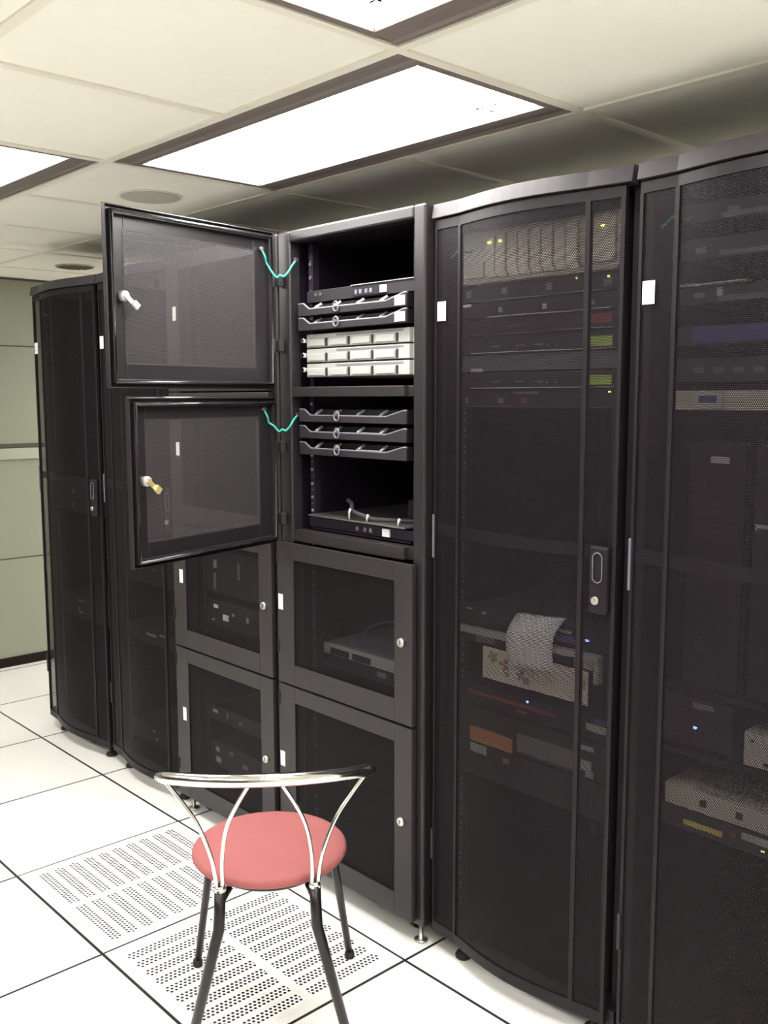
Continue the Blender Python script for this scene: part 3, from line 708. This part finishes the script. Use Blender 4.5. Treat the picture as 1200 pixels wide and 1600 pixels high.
feat(t, 'button', 0.800, 0.814, 0.672, 0.686, 'dgrey', EY - 0.01, 0.003); feat(t, 'button', 0.885, 0.899, 0.672, 0.686, 'dgrey', EY - 0.01, 0.003)
t = device('yellow_tag_unit', 'dark unit with a long yellow sticker below the long beige unit', 'server', FX0, FX1, 0.598, 0.650, EY)
feat(t, 'yellow_label', 0.757, 0.850, 0.614, 0.626, 'yellow', EY, 0.003, 'yellow label'); feat(t, 'name_label', 0.895, 0.960, 0.626, 0.642, 'silver', EY, 0.003, 'pale label')
feat(t, 'status_lamp', 0.938, 0.946, 0.612, 0.616, 'ledy', EY, 0.002); feat(t, 'red_plug', 0.872, 0.885, 0.625, 0.635, 'red', EY, 0.008)

# ---- rack with the open doors
DX0, DX1, DY = -0.576, -0.094, 0.134
t = device('console_server', 'black console unit with a white square sticker, topmost in the open rack', 'server', DX0, DX1, 1.868, 1.906, DY, m='dgrey')
feat(t, 'socket_block', -0.355, -0.215, 1.873, 1.899, 'blackd', DY, 0.004)
for xx in (-0.345, -0.325, -0.300, -0.280): feat(t, 'socket', xx, xx + 0.010, 1.879, 1.891, 'grey', DY, 0.006)
feat(t, 'name_label', -0.236, -0.212, 1.876, 1.896, 'white', DY, 0.006, 'white square label')
for xx in (-0.535, -0.512): feat(t, 'screw', xx, xx + 0.008, 1.888, 1.896, 'steel', DY, 0.004)
feat(t, 'top_lip', -0.365, -0.10, 1.9045, 1.9065, 'silver', DY, 0.004)
def manager(z, lab, wl, bright):
    t = thing('cable_manager', (-0.335, DY - 0.03, z), lab, 'cable manager', 'black dipped bars in the open rack')
    h = 0.037
    poly = [(DX0, z), (DX1, z), (DX1, z + h), (DX1 - 0.012, z + h), (DX1 - 0.085, z + 0.019), (DX0 + 0.055, z + 0.019), (DX0 + 0.025, z + h), (DX0, z + h)]
    MB().prism(poly, 'y', DY - 0.040, DY - 0.034).build('front_bar', 'dgrey', t, bevel=0.0012)
    MB().tube([(p[0], DY - 0.037, p[1]) for p in poly[2:]], 0.0032, 8).build('edge_shine', 'grey' if wl else 'bgrey', t)  # paler tube paints the shine along the bar's top edge
    b = MB(); b.box(DX0, DX0 + 0.004, DY - 0.034, DY - 0.003, z + 0.002, z + h); b.box(DX1 - 0.004, DX1, DY - 0.034, DY - 0.003, z + 0.002, z + h)
    b.box(DX0, DX1, DY - 0.036, DY - 0.003, z, z + 0.002)
    b.build('side_brackets', 'black', t)
    MB().box(DX0 + 0.03, DX1 - 0.03, DY + 0.004, DY + 0.4, z + 0.001, z + h).build('tray_body', 'dgrey', t)
    for xx in (-0.515, -0.425, -0.320, -0.220):
        b = MB(); b.tube([(xx, DY - 0.030, z + 0.010), (xx + 0.006, DY - 0.024, z + 0.024), (xx + 0.014, DY - 0.006, z + 0.036)], 0.0045, 8); b.build('hook', 'silver' if bright else 'grey', t)
    ring = [(-0.390 + 0.012*math.cos(a), DY - 0.044, z + 0.019 + 0.014*math.sin(a)) for a in [2*PI*k/20 for k in range(20)]]
    MB().tube(ring, 0.0022, 8, True).build('ring', 'grey', t)
    if wl: MB().box(-0.140, -0.100, DY - 0.0415, DY - 0.040, z + 0.004, z + 0.030).build('name_label', 'white', t)['label'] = 'white label'
    if not wl and bright:
        MB().box(-0.305, -0.215, DY - 0.032, DY - 0.006, z + 0.010, z + 0.023).build('silver_block', 'silver', t)
manager(1.826, 'upper black dipped cable bar with white label, above the three white servers', True, True)
manager(1.782, 'lower black dipped cable bar with white label, directly on the white servers', True, True)
manager(1.503, 'topmost of the three black dipped cable bars under the middle divider', False, False)
manager(1.452, 'middle of the three black dipped cable bars under the middle divider', False, True)
manager(1.401, 'lowest of the three black dipped cable bars under the middle divider', False, True)
for k, (z0, pos) in enumerate(((1.729, 'topmost'), (1.684, 'middle'), (1.639, 'lowest'))):
    t = device('white_server', 'bright silver-white server with drive bays, %s of the stack of three' % pos, 'server', DX0, DX1, z0, z0 + 0.0435, DY, 0.6, 'silver', group='stack of three silver-white servers')
    MB().box(DX0 + 0.012, DX1 - 0.012, DY - 0.016, DY - 0.003, z0 + 0.002, z0 + 0.042).build('fascia', 'silver', t, bevel=0.0015)
    for j in range(4):
        xa = DX0 + 0.022 + j*0.104
        br = MB().box(xa, xa + 0.078, DY - 0.021, DY - 0.016, z0 + 0.006, z0 + 0.027).build('drive_bay', 'silver', t, bevel=0.0015)
        MB().box(xa + 0.083, xa + 0.091, DY - 0.0185, DY - 0.016, z0 + 0.004, z0 + 0.029).build('latch_slot', 'dgrey', br)
    feat(t, 'upper_strip', -0.42, -0.13, z0 + 0.033, z0 + 0.038, 'grey', DY - 0.013, 0.001)
    b = MB(); b.lathe([(0.008, -0.028), (0.009, -0.006), (0.006, -0.003)], (DX0 + 0.004, DY, z0 + 0.024), 'y', 14); b.build('thumbscrew', 'chrome', t)
    if k == 0: feat(t, 'lid_strip', -0.43, -0.12, z0 + 0.0405, z0 + 0.043, 'dgrey', DY - 0.013, 0.001)
# divider between the two open bays and the bottom ledge
for z0, z1, lab in ((1.580, 1.610, 'x'), (1.122, 1.158, 'y')):
    b = MB(); b.box(-0.602, -0.095, YF + 0.004, YF + 0.050, z0, z1); b.box(-0.095, -0.055, YF + 0.020, YF + 0.045, z0, z1)
    b.build('divider', 'door', rackD, bevel=0.002)
o = MB().box(-0.555, -0.115, DY + 0.0, DY + 0.60, 1.161, 1.166).build('rack_shelf', 'blackd', org=(-0.335, DY, 1.161))
tag(o, 'black shelf at the bottom of the open bay', 'shelf')
t = device('low_console', 'black console unit with a white sticker at the bottom of the open bay', 'console', DX0, DX1, 1.168, 1.200, DY, 0.5, 'blackd')
feat(t, 'name_label', -0.228, -0.198, 1.172, 1.195, 'white', DY, 0.005, 'white label')
for xx in (-0.345, -0.310, -0.285): feat(t, 'socket', xx, xx + 0.010, 1.178, 1.190, 'grey', DY, 0.005)
o = MB().box(-0.556, -0.114, DY - 0.025, DY + 0.40, 1.206, 1.210).build('sliding_tray', 'steel', org=(-0.335, DY, 1.206))
tag(o, 'thin bright metal tray edge above the bottom console unit', 'tray')
o = MB().tube(wire([(-0.42, 0.16, 1.262), (-0.39, 0.15, 1.252), (-0.365, 0.13, 1.236), (-0.32, 0.13, 1.226), (-0.28, 0.14, 1.217), (-0.22, 0.17, 1.2165), (-0.16, 0.20, 1.2165)], 0), 0.0065, 8).build('power_cable', 'cable', org=(-0.3, 0.15, 1.21))
tag(o, 'dark cable lying on the metal tray at the bottom of the open bay', 'cable')
for (x, z, lab) in ((-0.365, 1.235, 'left'), (-0.285, 1.224, 'middle'), (-0.150, 1.224, 'right')):
    b = MB(); b.tube([(x, 0.118, 1.2105), (x + 0.001, 0.116, z - 0.004), (x + 0.003, 0.120, z + 0.008)], [0.003, 0.0035, 0.005], 8)
    o = b.build('cable_tie', 'silver', org=(x, 0.118, 1.2105)); tag(o, 'small white cable tie standing on the metal tray, %s one' % {'left': 'leftmost', 'middle': 'middle', 'right': 'rightmost'}[lab], 'cable tie', 'cable ties on the metal tray')
b = MB(); b.box(-0.26, -0.10, 0.26, 0.46, 1.2105, 1.268)
o = b.build('power_adapter', 'blackd', org=(-0.18, 0.36, 1.2105), bevel=0.006); tag(o, 'black power brick in the shade at the right of the metal tray', 'power adapter')
# scanner-like unit behind the upper closed door
o = MB().box(-0.600, -0.056, 0.19, 0.70, 0.700, 0.708).build('rack_shelf', 'blackd', org=(-0.335, 0.2, 0.70)); tag(o, 'black shelf behind the upper closed door', 'shelf')
t = thing('tape_drive', (-0.36, 0.20, 0.7085), 'blue-grey drive unit with slots, behind the upper closed door', 'drive')
MB().box(-0.593, -0.095, 0.205, 0.50, 0.735, 0.775).build('case', 'bluecase', t, bevel=0.004)
MB().box(-0.593, -0.095, 0.198, 0.205, 0.737, 0.774).build('front_panel', 'silver', t, bevel=0.002)
MB().box(-0.570, -0.100, 0.200, 0.49, 0.7085, 0.735).build('base', 'blackd', t)
for xa, xb in ((-0.555, -0.465), (-0.445, -0.36)): MB().box(xa, xb, 0.195, 0.198, 0.742, 0.762).build('slot', 'blackd', t)
MB().box(-0.33, -0.29, 0.197, 0.200, 0.712, 0.728).build('name_label', 'grey', t)
o = MB().tube(wire([(-0.53, 0.30, 0.779), (-0.50, 0.33, 0.82), (-0.44, 0.36, 0.84), (-0.36, 0.40, 0.845), (-0.28, 0.44, 0.80)], 0), 0.004, 8).build('data_cable', 'blue', org=(-0.4, 0.35, 0.78)); tag(o, 'dark blue cable looping over the drive behind the upper closed door', 'cable')

# ---- bits seen through the doors of the left racks
def specks(x0, items, zlo, zhi, lab, name='rack_server', cat='server'):
    t = device(name, lab, cat, x0, x0 + 0.482, zlo, zhi, 0.1535 if x0 > -1.2 or x0 < -1.3 else 0.15, 0.4, 'dgrey')
    y = 0.1535 if x0 > -1.2 or x0 < -1.3 else 0.15
    for (x, z, w_, h_, m_) in items: feat(t, 'sticker', x, x + w_, z, z + h_, m_, y, 0.003)
cx = -0.9885
specks(cx - 0.241, [(-1.165, 0.955, 0.018, 0.03, 'silver'), (-1.165, 0.875, 0.014, 0.06, 'grey'), (-1.01, 0.93, 0.014, 0.06, 'grey')], 0.86, 1.02, 'dark unit high behind the upper-middle closed door of the left square rack')
specks(cx - 0.241, [(-1.17, 0.805, 0.03, 0.012, 'white'), (-1.11, 0.765, 0.035, 0.022, 'white'), (-1.05, 0.79, 0.012, 0.01, 'silver'), (-0.96, 0.78, 0.012, 0.02, 'silver'), (-1.18, 0.755, 0.012, 0.006, 'silver')], 0.735, 0.835, 'dark unit with pale plugs behind the second closed door from the floor')
specks(cx - 0.241, [(-1.19, 0.400, 0.03, 0.012, 'silver'), (-1.10, 0.395, 0.01, 0.02, 'grey'), (-1.02, 0.39, 0.02, 0.01, 'grey')], 0.37, 0.43, 'dark unit with a grey sticker, upper one behind the lowest left door')
specks(cx - 0.241, [(-1.175, 0.250, 0.02, 0.018, 'silver'), (-1.175, 0.208, 0.03, 0.022, 'silver'), (-1.09, 0.26, 0.03, 0.01, 'grey'), (-1.0, 0.23, 0.03, 0.015, 'grey')], 0.19, 0.29, 'dark unit with two grey stickers, lower one behind the lowest left door')
ax = -2.553 + 0.063
specks(ax, [(-2.335, 1.145, 0.025, 0.02, 'grey'), (-2.335, 1.085, 0.02, 0.02, 'grey')], 1.06, 1.20, 'dark unit with two grey stickers high in the farthest rack')
specks(ax, [(-2.32, 0.645, 0.07, 0.014, 'grey'), (-2.31, 0.595, 0.01, 0.03, 'silver'), (-2.31, 0.595, 0.035, 0.008, 'silver')], 0.57, 0.68, 'dark unit with a pale hook low in the farthest rack')
bx = -1.929 + 0.063
specks(bx, [(-1.63, 0.88, 0.03, 0.008, 'red'), (-1.53, 0.875, 0.008, 0.014, 'silver'), (-1.55, 0.86, 0.006, 0.035, 'bgrey')], 0.82, 0.92, 'dark unit just below the open doors in the second rack from left')
specks(bx, [(-1.69, 0.605, 0.08, 0.010, 'silver'), (-1.58, 0.615, 0.04, 0.010, 'silver')], 0.57, 0.64, 'dark unit halfway up in the second rack from left')
specks(bx, [(-1.66, 0.195, 0.02, 0.010, 'silver'), (-1.64, 0.165, 0.02, 0.012, 'silver')], 0.14, 0.22, 'dark unit near the floor in the second rack from left')

# ------------------------------------------------------------------ chair
r_ = Vector((0.61, 0.792, 0)).normalized(); f_ = Vector((-r_.y, r_.x, 0))
sc = Vector((-0.075, -0.405, 0))
def Pc(r, f, z): return sc + r_*r + f_*f + Vector((0, 0, z))
t = thing('cafe_chair', tuple(sc), 'small round-seated chair with red fabric seat, chrome back and black legs', 'chair')
b = MB(); b.lathe([(0.176, 0.0), (0.190, 0.003), (0.1945, 0.010), (0.1935, 0.020), (0.186, 0.0265), (0.165, 0.030), (0.12, 0.032), (0.05, 0.033), (0.001, 0.0335)], (sc.x, sc.y, 0.430), seg=64)
b.build('seat', 'seat', t)
MB().lathe([(0.150, 0.0), (0.150, 0.014)], (sc.x, sc.y, 0.413), seg=40).build('seat_plate', 'legs', t)
ring = [tuple(Vector((sc.x, sc.y, 0.408)) + Vector((math.cos(a), math.sin(a), 0))*0.135) for a in [2*PI*k/40 for k in range(40)]]
MB().tube(ring, 0.009, 10, True).build('seat_ring', 'legs', t)
for s in (-1, 1):
    # front leg (far from the viewer)
    foot = Pc(s*0.212, 0.215, 0.0)
    b = MB(); b.tube([Pc(s*0.12, 0.070, 0.410), Pc(s*0.150, 0.120, 0.402), Pc(s*0.165, 0.150, 0.34), foot + Vector((0, 0, 0.012))], [0.011, 0.011, 0.0112, 0.0095], 14)
    l = b.build('leg', 'legs', t)
    MB().lathe([(0.012, 0.0), (0.0135, 0.004), (0.0135, 0.018), (0.010, 0.024)], tuple(foot), seg=16).build('rubber_foot', 'rubber', l)
    # rear leg (near the viewer) with the chrome rods
    top = Pc(s*0.110, -0.197, 0.443); kink = Pc(s*0.114, -0.212, 0.350); foot = Pc(s*0.200, -0.235, 0.0)
    b = MB(); b.tube([top, Pc(s*0.112, -0.203, 0.385), kink, Pc(s*0.122, -0.216, 0.32), foot + Vector((0, 0, 0.012))], [0.0135, 0.0135, 0.0135, 0.013, 0.011], 16)
    l = b.build('leg', 'legs', t)
    MB().lathe([(0.013, 0.0), (0.0145, 0.004), (0.0145, 0.018), (0.011, 0.024)], tuple(foot), seg=16).build('rubber_foot', 'rubber', l)
    MB().tube([Pc(s*0.110, -0.197, 0.410), Pc(s*0.095, -0.13, 0.408)], 0.009, 10).build('leg_bracket', 'legs', l)
    MB().tube([top - Vector((0, 0, 0.004)), top + Vector((0, 0, 0.010))], [0.0140, 0.0125], 16).build('collar', 'chrome', l)
    for q, (re, ce_) in enumerate(((0.238, 0.160), (0.032, 0.247))):
        inner = re < 0.1
        p0 = Pc(s*(0.110 + (0.007 if not inner else -0.006)), -0.197, 0.447)
        p1 = Pc(s*re, -ce_, 0.700 if not inner else 0.722)
        if inner: mid = [Pc(s*0.102, -0.205, 0.53), Pc(s*0.084, -0.224, 0.62)]
        else: mid = [Pc(s*0.128, -0.197, 0.52), Pc(s*0.160, -0.188, 0.60), Pc(s*0.200, -0.174, 0.655)]
        MB().tube(wire([p0] + mid + [p1], 0), 0.0052, 10).build('back_rod', 'chrome', t)
pts = []; n = 28
for k in range(n + 1):
    u = -1 + 2*k/n
    pts.append(Pc(0.252*u, -(0.262 - 0.118*u*u), 0.729 - 0.030*u*u))
rad = [0.0155]*len(pts); rad[0] = rad[-1] = 0.011
MB().tube(pts, rad, 18).build('backrest', 'chrome', t)
